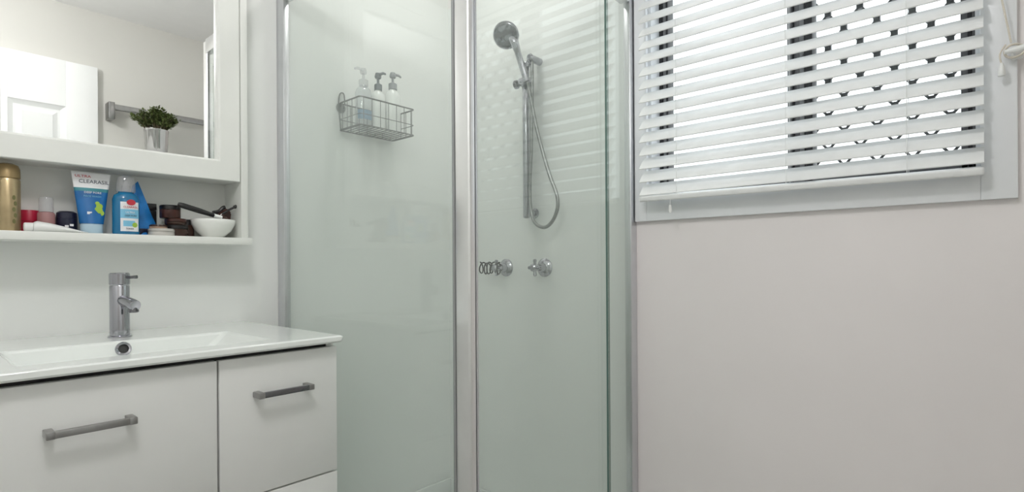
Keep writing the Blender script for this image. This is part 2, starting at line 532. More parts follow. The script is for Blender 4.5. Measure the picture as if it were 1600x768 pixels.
cl = thing('cord_cleat', 'white cord cleat on the window trim with cream cord wound round it', 'cleat', (CX, CLY, CLZ))
bm = NB(); box(bm, CX - .008, CX, CLY - .008, CLY + .010, CLZ - .012, CLZ + .012, .002); obj('foot', bm, 'white', cl)
bm = NB(); cyl(bm, (CX - .006, CLY, CLZ), (CX - .034, CLY, CLZ), .0065, 12); obj('post', bm, 'white', cl)
bm = NB(); tube(bm, [(CX - .034, CLY + .020, CLZ - .001), (CX - .032, CLY, CLZ), (CX - .034, CLY - .032, CLZ + .008)], [.004, .007, .004], 10); obj('horn', bm, 'white', cl)

# ------------------------------------------------------------------ shower
tr = thing('shower_tray', 'low white acrylic shower tray under the glass screen', 'shower tray', (1.18, 1.27, 0))
X0, X1, Y0, Y1 = .803, WB - .007, .826, WA - .007
bm = NB()
loft(bm, [rrect(X0, X1, Y0, Y1, 0, .02), rrect(X0, X1, Y0, Y1, .085, .02), rrect(X0 + .006, X1 - .006, Y0 + .006, Y1 - .006, .10, .02),
          rrect(X0 + .06, X1 - .03, Y0 + .06, Y1 - .03, .10, .03), rrect(X0 + .075, X1 - .045, Y0 + .075, Y1 - .045, .06, .04), rrect(X0 + .12, X1 - .09, Y0 + .12, Y1 - .09, .045, .05)])
obj('basin', bm, 'acry', tr)
bm = NB(); box(bm, X0 + .05, X1, Y1 - .012, Y1, .10, .165, .004); box(bm, X1 - .012, X1, Y0 + .05, Y1 - .012, .10, .165, .004)
obj('upstand', bm, 'acry', tr)
bm = NB(); lathe(bm, (1.18, 1.27, .0455), (0, 0, 1), [(.04, 0), (.04, .004), (.03, .006), (0, .006)]); obj('waste_cover', bm, 'chrome', tr)

GXL, GYR, ZT = .824, .846, 1.925
se = thing('shower_screen', 'square glass shower screen with polished metal corner post and channels', 'shower screen', (GXL, GYR, .10))
obj('wall_channel', box(NB(), GXL - .013, GXL + .007, 1.655, WA, .10, ZT, .002), 'alu_d', se)
obj('wall_channel', box(NB(), 1.504, WB, GYR - .0125, GYR + .010, .10, 2.0, .002), 'alu_d', se)
bm = NB()
loft(bm, [[(x, y, z) for x, y, _ in rrect(GXL - .002, GXL + .019, GYR - .002, GYR + .044, 0, .006)] for z in (.10, ZT)])
obj('corner_post', bm, 'alu', se)
obj('post_seal', box(NB(), GXL - .0025, GXL + .004, GYR + .0445, GYR + .050, .10, ZT - .05), 'seal', se)
obj('post_seal', box(NB(), GXL + .0195, GXL + .0245, GYR - .001, GYR + .006, .10, ZT - .05), 'alu_d', se)
obj('top_rail', box(NB(), GXL - .010, GXL + .012, GYR + .045, 1.655, ZT - .055, ZT, .002), 'alu', se)
obj('top_rail', box(NB(), GXL + .020, 1.500, GYR - .014, GYR + .018, ZT - .080, ZT, .002), 'alu', se)
obj('bottom_rail', box(NB(), GXL - .010, GXL + .012, GYR + .045, 1.655, .10, .13, .002), 'alu_d', se)
obj('bottom_rail', box(NB(), GXL + .020, 1.500, GYR - .012, GYR + .014, .10, .13, .002), 'alu_d', se)
pane('glass_panel', GXL - .003, GXL + .003, GYR + .050, 1.660, .13, ZT - .05, se, 0)
pane('glass_panel', 1.372, 1.508, GYR - .009, GYR - .003, .13, ZT - .07, se, 1)
dp = pane('sliding_door', GXL + .025, 1.402, GYR + .003, GYR + .009, .132, ZT - .085, se, 1)
for x in (.96, 1.290):
    bm = NB(); lathe(bm, (x, GYR - .012, 1.800), (0, 1, 0), [(.004, 0), (.012, .002), (.012, .012), (.016, .013), (.016, .026)], 20)
    obj('door_roller', bm, 'chrome_d', dp)

# slide rail, handset and hose
RX, RY = 1.487, 1.236
wf = WB - .006
sh = thing('hand_shower', 'chrome hand shower on a slide rail with looping hose', 'shower', (RX, RY, 1.20))
bm = NB(); lathe(bm, (RX, RY, 1.205), (0, 0, 1), [(.0, -.002), (.010, 0), (.0125, .004), (.0125, .545), (.010, .549), (0, .551)], 18); obj('slide_rail', bm, 'chrome', sh)
bm = NB(); cyl(bm, (wf, RY - .026, 1.762), (RX - .006, RY - .026, 1.762), .013); lathe(bm, (RX - .006, RY - .026, 1.762), (-1, 0, 0), [(.013, 0), (.015, .004), (.010, .010), (0, .011)], 16); box(bm, RX - .008, RX + .008, RY - .03, RY, 1.735, 1.757, .003)
obj('top_bracket', bm, 'chrome', sh)
bm = NB(); cyl(bm, (wf, RY, 1.225), (RX, RY, 1.225), .011); lathe(bm, (wf, RY, 1.225), (-1, 0, 0), [(.018, 0), (.018, .004), (.011, .007)])
obj('bottom_bracket', bm, 'chrome', sh)
bm = NB(); lathe(bm, (RX, RY, 1.668), (0, 0, 1), [(.0130, 0), (.019, .003), (.019, .028), (.0130, .031)], 18)
box(bm, RX - .035, RX - .005, RY - .034, RY + .01, 1.672, 1.692, .006)
ho = obj('holder', bm, 'chrome', sh)
bm = NB(); cyl(bm, (RX - .002, RY + .012, 1.683), (RX - .006, RY + .030, 1.683), .008); lathe(bm, (RX - .006, RY + .030, 1.683), (-.1, 1, 0), [(.012, 0), (.0155, .004), (.0155, .013), (.009, .018), (0, .018)], 14)
obj('clamp_knob', bm, 'chrome_d', ho)
hc = Vector((1.395, 1.247, 1.825)); he = Vector((RX - .032, RY - .030, 1.672))
hn = Vector((-.80, -.36, -.48)).normalized()
bm = NB()
hp = spline([hc + Vector((.022, -.004, .004)), hc + Vector((.022, -.022, -.030)), hc.lerp(he, .55) + Vector((.012, 0, .012)), he], 5)
tube(bm, hp, [.021 - .010 * min(1, i / 8) for i in range(len(hp))], 12)
hb = obj('handset', bm, 'chrome', sh)
bm = NB(); lathe(bm, hc - hn * .026, hn, [(0, 0), (.018, .001), (.034, .008), (.045, .020), (.046, .026), (.043, .029)], 32); obj('head_shell', bm, 'chrome', hb)
bm = NB(); lathe(bm, hc + hn * .002, hn, [(.041, 0), (.041, .003), (.038, .0045), (0, .0045)], 32); hf = obj('spray_face', bm, 'chrome_d', hb)
hose = [he + Vector((.002, -.002, -.002)), he + Vector((.010, -.010, -.06)), (RX - .015, RY - .062, 1.50), (RX - .012, RY - .105, 1.36), (RX - .010, RY - .143, 1.262), (RX - .010, RY - .133, 1.205),
        (RX - .010, RY - .098, 1.170), (RX - .010, RY - .056, 1.177), (RX - .008, RY - .030, 1.215), (RX - .006, RY - .020, 1.30), (RX - .004, RY - .026, 1.45), (RX - .003, RY - .030, 1.62), (RX - .001, RY - .029, 1.755)]
bm = NB(); tube(bm, spline(hose, 8), .0062, 10); obj('hose', bm, 'hose', sh)

def shower_tap(y, z, label, coil):
    t = thing('shower_tap', label, 'tap', (wf, y, z), 'shower taps')
    bm = NB(); lathe(bm, (wf, y, z), (-1, 0, 0), [(.033, 0), (.033, .003), (.026, .010), (.017, .014), (.014, .034), (0, .034)], 28); obj('flange', bm, 'chrome', t)
    bm = NB(); cyl(bm, (wf - .030, y, z), (wf - .062, y, z), .010); lathe(bm, (wf - .062, y, z), (-1, 0, 0), [(.013, 0), (.013, .008), (.008, .012), (0, .012)], 16); obj('spindle', bm, 'chrome', t)
    for d in ((0, 0, 1), (0, 0, -1), (0, 1, 0), (0, -1, 0)):
        p = Vector((wf - .056, y, z)); d = Vector(d)
        bm = NB(); tube(bm, [p, p + d * .018, p + d * .027, p + d * .030], [.005, .0055, .0065, .003], 10); obj('handle_arm', bm, 'chrome', t)
    return t
shower_tap(1.376, 1.030, 'chrome cross-handle shower tap on the left, with black coils on it', True)
shower_tap(1.193, 1.030, 'chrome cross-handle shower tap on the right, below the hose loop', False)
bm = NB(); pts = []
for k in range(0, 181):
    a = k / 180 * 2 * PI * 6
    pts.append((wf - .058 - .004 * math.cos(a * .37) - .022 * math.sin(a) * .6, 1.352 + .105 * k / 180, 1.029 + .0205 * math.cos(a) + .002 * math.sin(a * 1.7)))
tube(bm, pts, .0026, 6)
tag(obj('spiral_hair_tie', bm, 'blackp', loc=(wf - .058, 1.40, 1.01)), 'black spiral coil hooked over the left shower tap', 'hair tie')

# wire caddy with three bottles
KX0, KX1, KY0, KY1, KZ0, KZ1 = 1.022, 1.245, 1.556, 1.684, 1.502, 1.598
ca = thing('shower_caddy', 'grey wire shower basket hanging on the left shower wall', 'basket', (1.13, 1.69, KZ0))
bm = NB(); tube(bm, rrect(KX0, KX1, KY0, KY1, KZ1, .010, 4), .0028, 8, True); obj('rim_wire', bm, 'steel', ca)
bm = NB(); tube(bm, rrect(KX0, KX1, KY0, KY1, KZ0 + .004, .010, 4), .0026, 8, True); obj('rim_wire', bm, 'steel', ca)
bm = NB(); tube(bm, rrect(KX0, KX1, KY0, KY1, KZ0 + .040, .010, 4), .0014, 6, True); obj('rim_wire', bm, 'steel', ca)
up = None
ups = [(x, KY0) for x in [KX0 + .012 + i * (KX1 - KX0 - .024) / 6 for i in range(7)]] + [(x, KY1) for x in [KX0 + .012 + i * (KX1 - KX0 - .024) / 6 for i in range(7)]]
ups += [(KX0, KY0 + .02 + i * .0293) for i in range(4)] + [(KX1, KY0 + .02 + i * .0293) for i in range(4)]
for x, y in ups:
    if up is None:
        bm = NB(); tube(bm, [(x, y, KZ0 + .004), (x, y, KZ1)], .0013, 6); up = obj('upright_wire', bm, 'steel', ca, loc=(x, y, KZ0)); ux, uy = x, y
    else: dup(up, ca, (x - ux, y - uy, 0))
bw = None
for i in range(13):
    x = KX0 + .008 + i * (KX1 - KX0 - .016) / 12
    if bw is None:
        bm = NB(); tube(bm, [(x, KY0, KZ0 + .004), (x, KY1, KZ0 + .004)], .0017, 6); bw = obj('base_wire', bm, 'steel', ca, loc=(x, KY0, KZ0)); ux = x
    else: dup(bw, ca, (x - ux, 0, 0))
bm = NB(); tube(bm, spline([(KX0, KY1 - .01, KZ0), (KX0 - .002, KY1, KZ1), (KX0 + .004, KY1, KZ1 + .034), (KX0 + .018, KY1, KZ1 + .036), (KX0 + .022, KY1, KZ1)], 6), .0022, 8); obj('hanging_hook', bm, 'steel', ca)
for x in (KX0 + .012, KX1 - .03):
    bm = NB(); lathe(bm, (x, wf + .0 if False else WA - .006, KZ1 - .012), (0, -1, 0), [(.018, 0), (.017, .003), (.006, .008), (.006, .012)], 20); obj('suction_cup', bm, 'frost', ca)

def pump_bottle(x, y, z, r, hb_, label, mb, mp, flat, lab=None, nozzle=(1, 0)):
    t = thing('pump_bottle', label, 'bottle', (x, y, z), 'pump bottles in the shower basket')
    bm = NB(); lathe(bm, (x, y, z), (0, 0, 1), [(0, 0), (r * .92, 0), (r, .006), (r, hb_ * .80), (r * .85, hb_ * .90), (r * .42, hb_ * .98), (r * .40, hb_)], 24, 1, flat); obj('bottle_body', bm, mb, t)
    bm = NB(); lathe(bm, (x, y, z + hb_ - .002), (0, 0, 1), [(r * .52, 0), (r * .52, .020), (r * .3, .024), (.0045, .026), (.0045, .046), (.0, .046)], 18); pu = obj('pump', bm, mp, t)
    bm = NB(); zz = z + hb_ + .043
    lathe(bm, (x, y, zz), (0, 0, 1), [(.010, -.002), (.012, .004), (.009, .016), (0, .018)], 16)
    tube(bm, [(x, y, zz + .010), (x + nozzle[0] * .024, y + nozzle[1] * .024, zz + .012), (x + nozzle[0] * .034, y + nozzle[1] * .034, zz + .007)], [.006, .0045, .0035], 8)
    obj('pump_head', bm, mp, pu)
    if lab:
        bm = NB(); n = 12; a0, a1 = math.radians(200), math.radians(330)
        ring = lambda q, zc_: [(x + q * math.cos(a0 + (a1 - a0) * i / n), y + q * flat * math.sin(a0 + (a1 - a0) * i / n), zc_) for i in range(n + 1)]
        for (z0, z1) in (lab[1],):
            A = ring(r + .0008, z + z0); B = ring(r + .0008, z + z1); A2 = ring(r - .001, z + z0); B2 = ring(r - .001, z + z1)
            loft(bm, [A + A2[::-1], B + B2[::-1]])
        obj('label', bm, lab[0], t)
    return t
zb_ = KZ0 + .008
pump_bottle(1.080, 1.625, zb_, .030, .150, 'clear pump bottle with a blue label at the left of the basket', 'clearp', 'frost', .8, ('labelb', (.030, .062)), (-1, 0))
pump_bottle(1.142, 1.628, zb_, .026, .150, 'white pump bottle with a slate pump in the middle of the basket', 'white', 'grey_d', .8, None, (.2, -1))
pump_bottle(1.205, 1.628, zb_, .029, .168, 'tall white pump bottle with a grey pump at the right of the basket', 'white', 'grey_p', .8, None, (1, -.1))

# ------------------------------------------------------------------ vanity
VX0, VX1, VF = .004, .705, 1.180
va = thing('vanity_unit', 'white vanity cabinet with drawers and bar handles', 'vanity', (.355, 1.44, 0))
bm = NB()
box(bm, VX0, VX0 + .016, VF + .018, WA, .10, .858); box(bm, VX1 - .016, VX1, VF + .018, WA, .10, .858)
box(bm, VX0 + .016, VX1 - .016, VF + .018, WA, .10, .116); box(bm, VX0 + .016, VX1 - .016, WA - .012, WA, .116, .858)
box(bm, .432, .448, VF + .018, WA - .012, .116, .70)
obj('carcass', bm, 'van', va)
obj('plinth', box(NB(), VX0 + .02, VX1 - .02, VF + .07, WA, 0, .10), 'van', va)
obj('gap_shade_strip', box(NB(), VX0 + .016, VX1 - .016, VF + .022, VF + .040, .80, .856), 'dark', va)  # dark strip paints the shade in the gap below the slab
def drawer(x0, x1, z0, z1, hx0, hx1, hz, hm):
    d = obj('drawer_front', box(NB(), x0, x1, VF, VF + .018, z0, z1, .0012), 'van', va)
    bm = NB(); y = VF - .026
    box(bm, hx0, hx1, y - .006, y + .004, hz - .0058, hz + .0058, .0012)
    h = obj('handle', bm, hm, d)
    for xx in (hx0, hx1 - .011):
        bm = NB(); box(bm, xx - .0008, xx + .0118, y - .0068, VF, hz - .0062, hz + .0062, .0015)
        obj('handle_post', bm, 'nickel', d)
drawer(VX0, .4365, .5555, .849, .166, .291, .767, 'nickel')
drawer(.4405, VX1, .5555,   .849, .508, .630, .769, 'chrome_d')  # dark metal here stands in for a dark reflection on the handle
drawer(VX0, .4365, .112, .5515, .176, .306, .455, 'nickel')
drawer(.4405, VX1, .112, .5515, .519, .652, .455, 'chrome')

ct = thing('washbasin', 'white ceramic washbasin slab with a shallow rectangular basin', 'washbasin', (.352, 1.43, .86))
TX0, TX1, TY0, TY1, TZ = -.002, .710, 1.158, WA - .001, .876
ix0, ix1, iy0, iy1 = .142, .562, 1.225, 1.463
L = [rrect(TX0 + .004, TX1 - .004, TY0 + .004, TY1, .860, .004), rrect(TX0, TX1, TY0, TY1, .864, .006), rrect(TX0, TX1, TY0, TY1, TZ - .003, .003), rrect(TX0 + .0015, TX1 - .0015, TY0 + .0015, TY1 - .001, TZ - .001, .006), rrect(TX0 + .005, TX1 - .005, TY0 + .005, TY1 - .003, TZ, .006),
     rrect(ix0 - .006, ix1 + .006, iy0 - .005, iy1 + .006, TZ, .012), rrect(ix0 - .001, ix1 + .001, iy0 - .001, iy1 + .001, TZ - .0015, .012), rrect(ix0 + .003, ix1 - .003, iy0 + .003, iy1 - .002, TZ - .006, .012),
     rrect(ix0 + .032, ix1 - .062, iy0 + .025, iy1 - .014, TZ - .055, .016), rrect(ix0 + .040, ix1 - .080, iy0 + .032, iy1 - .022, TZ - .068, .02), rrect(ix0 + .06, ix1 - .11, iy0 + .06, iy1 - .05, TZ - .075, .02)]
bm = NB(); loft(bm, L, False, True)
U = [rrect(TX0 + .004, TX1 - .004, TY0 + .004, TY1, .860, .004), rrect(ix0 - .012, ix1 + .012, iy0 - .012, iy1 + .012, .860, .012), rrect(ix0 + .02, ix1 - .05, iy0 + .012, iy1 - .003, .812, .016), rrect(ix0 + .05, ix1 - .10, iy0 + .05, iy1 - .04, .790, .02)]
loft(bm, U, False, True)
bmesh.ops.remove_doubles(bm, verts=bm.verts, dist=1e-5)
slab = obj('ceramic_top', bm, 'ceram', ct, smooth=50)
for p in slab.data.polygons:
    if abs(p.normal.z) > .995 or p.area > .002: p.use_smooth = False
ov = Vector((.343, iy1 - .0048, .858)); on = Vector((0, -1, .25)).normalized()
bm = NB(); lathe(bm, ov - on * .004, on, [(.0155, 0), (.0155, .008), (.014, .010), (.010, .009), (.0095, .002)], 24); obj('overflow_ring', bm, 'chrome', ct)
bm = NB(); lathe(bm, ov - on * .004, on, [(.0, .0045), (.0098, .0045), (.0098, .003)], 20); obj('overflow_shade', bm, 'dark', ct)  # dark disc paints the shade inside the overflow opening
bm = NB(); lathe(bm, (.34, 1.345, TZ - .075), (0, 0, 1), [(.022, 0), (.022, .004), (.016, .006), (0, .007)], 24); obj('plug', bm, 'chrome', ct)

TPX, TPY = .358, 1.548
tp = thing('basin_tap', 'round chrome mixer tap standing behind the basin', 'tap', (TPX, TPY, TZ))
bm = NB(); lathe(bm, (TPX, TPY, TZ), (0, 0, 1), [(.024, 0), (.024, .003), (.0205, .005)], 28); obj('base_ring', bm, 'chrome', tp)
bm = NB(); lathe(bm, (TPX, TPY, TZ + .004), (0, 0, 1), [(.0200, 0), (.0200, .116), (.0190, .118)], 32); obj('body', bm, 'chrome', tp)
bm = NB(); lathe(bm, (TPX, TPY, TZ + .1225), (0, 0, 1), [(.0190, 0), (.0208, .002), (.0208, .026), (.0180, .029), (0, .030)], 32); tc_ = obj('cap', bm, 'chrome', tp)
bm = NB(); tube(bm, [(TPX + .010, TPY - .010, TZ + .140), (TPX + .022, TPY - .025, TZ + .141), (TPX + .027, TPY - .031, TZ + .1415)], [.0035, .0035, .0042], 10); obj('lever', bm, 'chrome_d', tc_)
bm = NB(); tube(bm, [(TPX + .002, TPY - .008, TZ + .088), (TPX + .010, TPY - .050, TZ + .081), (TPX + .013, TPY - .070, TZ + .0765), (TPX + .0135, TPY - .073, TZ + .0760)], [.0125, .0125, .0125, .0110], 20); sp = obj('spout', bm, 'chrome', tp)
bm = NB(); lathe(bm, (TPX + .012, TPY - .062, TZ + .072), (.02, -.12, -1), [(.0105, 0), (.0105, .010), (.0080, .012), (0, .012)], 18); obj('aerator', bm, 'chrome_d', sp)

# ------------------------------------------------------------------ mirror cabinet
CF = 1.577
mc = thing('mirror_cabinet', 'white wall cabinet with framed mirror door and open shelf below', 'cabinet', (.37, 1.64, 1.10))
CX0, CX1, CZT = .080, .668, 1.98
bm = NB()
box(bm, CX0, CX0 + .018, CF, WA, 1.12, CZT, .001); box(bm, CX1 - .018, CX1, CF, WA, 1.12, CZT, .001)
box(bm, CX0 + .018, CX1 - .018, CF, WA, CZT - .018, CZT); box(bm, CX0 + .018, CX1 - .018, CF + .022, WA, 1.279, 1.295)
box(bm, CX0 + .018, CX1 - .018, WA - .010, WA, 1.12, CZT - .018)
obj('carcass', bm, 'cab', mc)
obj('shelf_board', box(NB(), CX0 - .012, CX1 + .008, CF - .010, WA, 1.101, 1.120, .0015), 'cab', mc)
DX0, DX1, DZ0, DZ1 = .1, .6475, 1.276, 1.96
MX0, MX1, MZ0, MZ1 = .157, .5905, 1.332, 1.905
bm = NB()
def fl(y, e): return [(MX0 - e, y, MZ0 - e), (MX1 + e, y, MZ0 - e), (MX1 + e, y, MZ1 + e), (MX0 - e, y, MZ1 + e)]
outer = lambda y, e: [(DX0 + e, y, DZ0 + e), (DX1 - e, y, DZ0 + e), (DX1 - e, y, DZ1 - e), (DX0 + e, y, DZ1 - e)]
loft(bm, [fl(CF + .0195, 0), fl(CF + .006, 0), fl(CF + .001, .004), fl(CF, .0055), outer(CF, .0015), outer(CF + .0015, 0), outer(CF + .020, 0), fl(CF + .020, 0), fl(CF + .0195, 0)], False, False)
bmesh.ops.remove_doubles(bm, verts=bm.verts, dist=1e-6)
do = obj('door', bm, 'cab', mc, smooth=20)
obj('mirror', box(NB(), MX0 - .0, MX1 + .0, CF + .017, CF + .0195, MZ0, MZ1), 'mirror', do)

# ------------------------------------------------------------------ toiletries on the open shelf
ZS = 1.1205
t = thing('spray_can', 'gold spray can at the left end of the open shelf', 'can', (.172, 1.632, ZS))
bm = NB(); lathe(bm, (.172, 1.632, ZS), (0, 0, 1), [(0, 0), (.0215, 0), (.0225, .003), (.0225, .112), (.021, .116)], 28); obj('can_body', bm, 'gold', t)
bm = NB(); lathe(bm, (.172, 1.632, ZS + .116), (0, 0, 1), [(.0205, 0), (.0225, .002), (.0218, .022), (.0185, .030), (.010, .034), (0, .035)], 28); obj('cap', bm, 'gold_c', t)
bm = NB()
for k in range(5):
    a = math.radians(292 + 7 * (k % 2)); q = .0229
    lathe(bm, (.172 + q * math.cos(a), 1.632 + q * math.sin(a), ZS + .022 + .013 * k), (math.cos(a), math.sin(a), 0), [(.0030, -.0006), (.0030, .0003)], 7, 1, 1.8)
obj('leaf_print', bm, 'olive', t)

t = thing('red_jar', 'small red lidded jar behind the white tube on the shelf', 'jar', (.213, 1.668, ZS))
bm = NB(); lathe(bm, (.213, 1.668, ZS), (0, 0, 1), [(0, 0), (.0165, 0), (.0175, .003), (.0175, .026)], 22); obj('jar_body', bm, 'red', t)
bm = NB(); lathe(bm, (.213, 1.668, ZS + .027), (0, 0, 1), [(.0185, 0), (.0185, .022), (.017, .025), (0, .025)], 22); obj('lid', bm, 'red', t)

t = thing('nail_polish_remover', 'pink bottle with a frosted cap between red jar and navy jar', 'bottle', (.239, 1.640, ZS))
bm = NB(); lathe(bm, (.239, 1.640, ZS), (0, 0, 1), [(0, 0), (.0155, 0), (.0165, .003), (.0165, .042), (.0145, .047), (.010, .049)], 22); obj('bottle_body', bm, 'pink', t)
bm = NB(); lathe(bm, (.239, 1.640, ZS + .048), (0, 0, 1), [(.0135, 0), (.0135, .030), (.012, .034), (0, .035)], 22); obj('cap', bm, 'frost', t)

t = thing('squeeze_tube', 'crumpled white tube lying at the front of the shelf', 'tube', (.25, 1.594, ZS))
bm = NB(); secs = []
for x, wy, hz in ((.210, .010, .010), (.216, .013, .012), (.24, .014, .010), (.27, .015, .006), (.300, .016, .0015), (.306, .016, .001)):
    secs.append([(x, 1.597 - .0 + wy * math.cos(2 * PI * i / 14), ZS + hz + hz * math.sin(2 * PI * i / 14)) for i in range(14)])
loft(bm, secs); obj('tube_body', bm, 'white', t)
bm = NB(); lathe(bm, (.2095, 1.597, ZS + .0102), (-1, 0, 0), [(.0095, 0), (.0095, .013), (.008, .015), (0, .015)], 16); obj('cap', bm, 'white', t)

t = thing('roll_on_jar', 'dark navy rounded jar left of the blue and white tube', 'jar', (.277, 1.645, ZS))
bm = NB(); lathe(bm, (.277, 1.645, ZS), (0, 0, 1), [(0, 0), (.018, 0), (.0205, .004), (.0205, .036)], 24); obj('jar_body', bm, 'navy', t)
bm = NB(); lathe(bm, (.277, 1.645, ZS + .0365), (0, 0, 1), [(.0205, 0), (.0195, .012), (.014, .016), (0, .017)], 24); obj('lid', bm, 'navy', t)
for k in range(2):
    bm = NB(); a = math.radians(262 + 26 * k); q = .0206
    box(bm, .277 + q * math.cos(a) - .004, .277 + q * math.cos(a) + .003, 1.645 + q * math.sin(a) - .0006, 1.645 + q * math.sin(a) + .001, ZS + .014 + .003 * k, ZS + .019 + .003 * k); obj('print_mark', bm, 'print_w', t)

# blue and white tube standing on its cap
t = thing('face_wash_tube', 'blue tube with white printed top standing on its cap', 'tube', (.320, 1.622, ZS))
def esec(w_, d_, z_, x=.320, y=1.622, n=28): return [(x + w_ * math.cos(2 * PI * i / n), y + d_ * math.sin(2 * PI * i / n), z_) for i in range(n)]
def tw(h):  # half width and half depth at height h above the cap base
    k = max(0, min(1, (h - .024) / .122)); return .0235 + .0150 * k, .0185 * (1 - k) + .0022 * k
bm = NB(); loft(bm, [esec(.0215, .017, ZS), esec(.0225, .018, ZS + .002), esec(.0222, .0178, ZS + .022), esec(.021, .017, ZS + .024)]); obj('cap', bm, 'tub_pale', t)
def band(name, h0, h1, m, n=6):
    bm = NB(); loft(bm, [esec(*tw(h0 + (h1 - h0) * k / n), ZS + h0 + (h1 - h0) * k / n) for k in range(n + 1)]); return obj(name, bm, m, t)
band('tube_body', .024, .101, 'tub_blue'); band('colour_band', .101, .109, 'tub_teal', 2); band('printed_top', .109, .138, 'print_w', 3)
bm = NB(); loft(bm, [esec(*tw(.138), ZS + .138), esec(.0375, .0014, ZS + .141), esec(.0390, .0011, ZS + .146)]); obj('crimp', bm, 'print_w', t)
ty = lambda h: 1.622 - tw(h)[1] - .0006
text('lettering', 'CLEARASIL', .0122, (.324, ty(.123) , ZS + .124), t, 'print_k', 0, tilt=-.12)
text('lettering', 'ULTRA', .0085, (.303, ty(.134), ZS + .136), t, 'print_r', 0, tilt=-.12, sx=1.2)
text('lettering', 'DEEP PORE', .0068, (.321, ty(.097), ZS + .098), t, 'print_w', 0, tilt=-.12)
text('lettering', 'FACE WASH', .0062, (.320, ty(.088), ZS + .089), t, 'print_lb', 0, tilt=-.12)
bm = NB()
for cx_, cz_, r_ in ((.333, .066, .0070), (.331, .057, .0085), (.336, .050, .007), (.329, .073, .0045)):
    lathe(bm, (cx_, 1.622 - tw(cz_)[1] * math.sqrt(max(0, 1 - ((cx_ + (r_ * .7 if cx_ > .32 else -r_ * .7) - .320) / tw(cz_)[0]) ** 2)) + .0002, ZS + cz_), (0, -1, 0), [(r_, 0), (r_ * .95, .0028), (0, .0036)], 14)
obj('lime_print', bm, 'print_g', t)
bm = NB(); box(bm, .309, .318, ty(.052) + .0004, ty(.052) + .002, ZS + .046, ZS + .052); obj('print_mark', bm, 'print_w', t)

# clear-capped aqua bottle
bx_, by_ = .387, 1.612
t = thing('toner_bottle', 'aqua blue bottle with clear cap and white label', 'bottle', (bx_, by_, ZS))
bm = NB(); lathe(bm, (bx_, by_, ZS), (0, 0, 1), [(0, 0), (.0265, 0), (.0285, .004), (.0285, .086), (.025, .097), (.0165, .103), (.0160, .106)], 28, 1, .68); obj('bottle_body', bm, 'aqua', t)
bm = NB(); lathe(bm, (bx_, by_, ZS + .1045), (0, 0, 1), [(.019, 0), (.0205, .003), (.0185, .034), (.016, .038), (0, .039)], 26, 1, .8); obj('cap', bm, 'frost', t)
bm = NB(); lathe(bm, (bx_, by_, ZS + .1045), (0, 0, 1), [(.009, 0), (.009, .016), (.0055, .018), (.0055, .028), (0, .028)], 18); obj('spout', bm, 'frost', t)
def clabel(name, z0, z1, m, off=.0008, a0=238, a1=322):
    bm = NB(); n = 14; r_ = .0285
    ring = lambda q, zc_: [(bx_ + q * math.cos(math.radians(a0 + (a1 - a0) * i / n)), by_ + q * .68 * math.sin(math.radians(a0 + (a1 - a0) * i / n)), zc_) for i in range(n + 1)]
    A, B, A2, B2 = ring(r_ + off, ZS + z0), ring(r_ + off, ZS + z1), ring(r_ - .0005, ZS + z0), ring(r_ - .0005, ZS + z1)
    loft(bm, [A + A2[::-1], B + B2[::-1]]); return obj(name, bm, m, t)
clabel('label', .008, .080, 'print_w')
clabel('label_band', .040, .062, 'print_lb', .0012); clabel('label_band', .020, .034, 'print_lb', .0011, 250, 300)
lyb = by_ - .0285 * .68 - .0016
lr = math.radians(8)
bm = NB(); lathe(bm, (bx_ + .006, lyb + .0012, ZS + .079), (.1, -1, 0), [(.0095, 0), (.0095, .0010), (0, .0012)], 20, 1, .75); obj('logo_print', bm, 'print_r', t)
text('lettering', 'CLEARASIL', .0066, (bx_ + .005, lyb, ZS + .067), t, 'print_r', lr)
text('lettering', 'ULTRA', .0066, (bx_ + .004, lyb - .0004, ZS + .054), t, 'print_w', lr)
text('lettering', 'DEEP PORE', .0052, (bx_ + .005, lyb - .0004, ZS + .046), t, 'print_k', lr)
text('lettering', 'TONER', .0052, (bx_ + .003, lyb, ZS + .014), t, 'print_k', lr)
bm = NB(); lathe(bm, (bx_ + .014, by_ - .0165, ZS + .024), (.35, -1, 0), [(.007, 0), (.006, .0012), (0, .0014)], 14); obj('lime_print', bm, 'print_g', t)

# blue foil pouch, black box behind it
t = thing('foil_pouch', 'crumpled blue foil pouch leaning behind the aqua bottle', 'pouch', (.425, 1.655, ZS))
bm = NB(); rows = []
for k in range(9):
    h = k / 8; xa = .392 + .020 * h; xb = .474 - .050 * h
    row = []
    for i in range(7): row.append((xa + (xb - xa) * i / 6, 1.655 - .012 * math.sin(PI * i / 6) * (1 - h) + random.uniform(-.0025, .0025), ZS + .129 * h + (.012 * (i / 6) * h)))
    for i in range(6, -1, -1): row.append((xa + (xb - xa) * i / 6, 1.659 + .010 * math.sin(PI * i / 6) * (1 - h) + random.uniform(-.002, .002), ZS + .129 * h + (.012 * (i / 6) * h)))
    rows.append(row)
loft(bm, rows); obj('pouch_body', bm, 'bag', t, smooth=18)
bm = NB(); box(bm, .398, .464, 1.644, 1.668, ZS, ZS + .020, .004); obj('gusset', bm, 'navy', t)
t = thing('small_box', 'small black box standing behind the blue pouch', 'box', (.452, 1.678, ZS))
obj('box_body', box(NB(), .434, .470, 1.672, 1.688, ZS, ZS + .070, .0015), 'blackp', t)
obj('box_lid', box(NB(), .4335, .4705, 1.6715, 1.6885, ZS + .0705, ZS + .088, .0015), 'blackp', t)

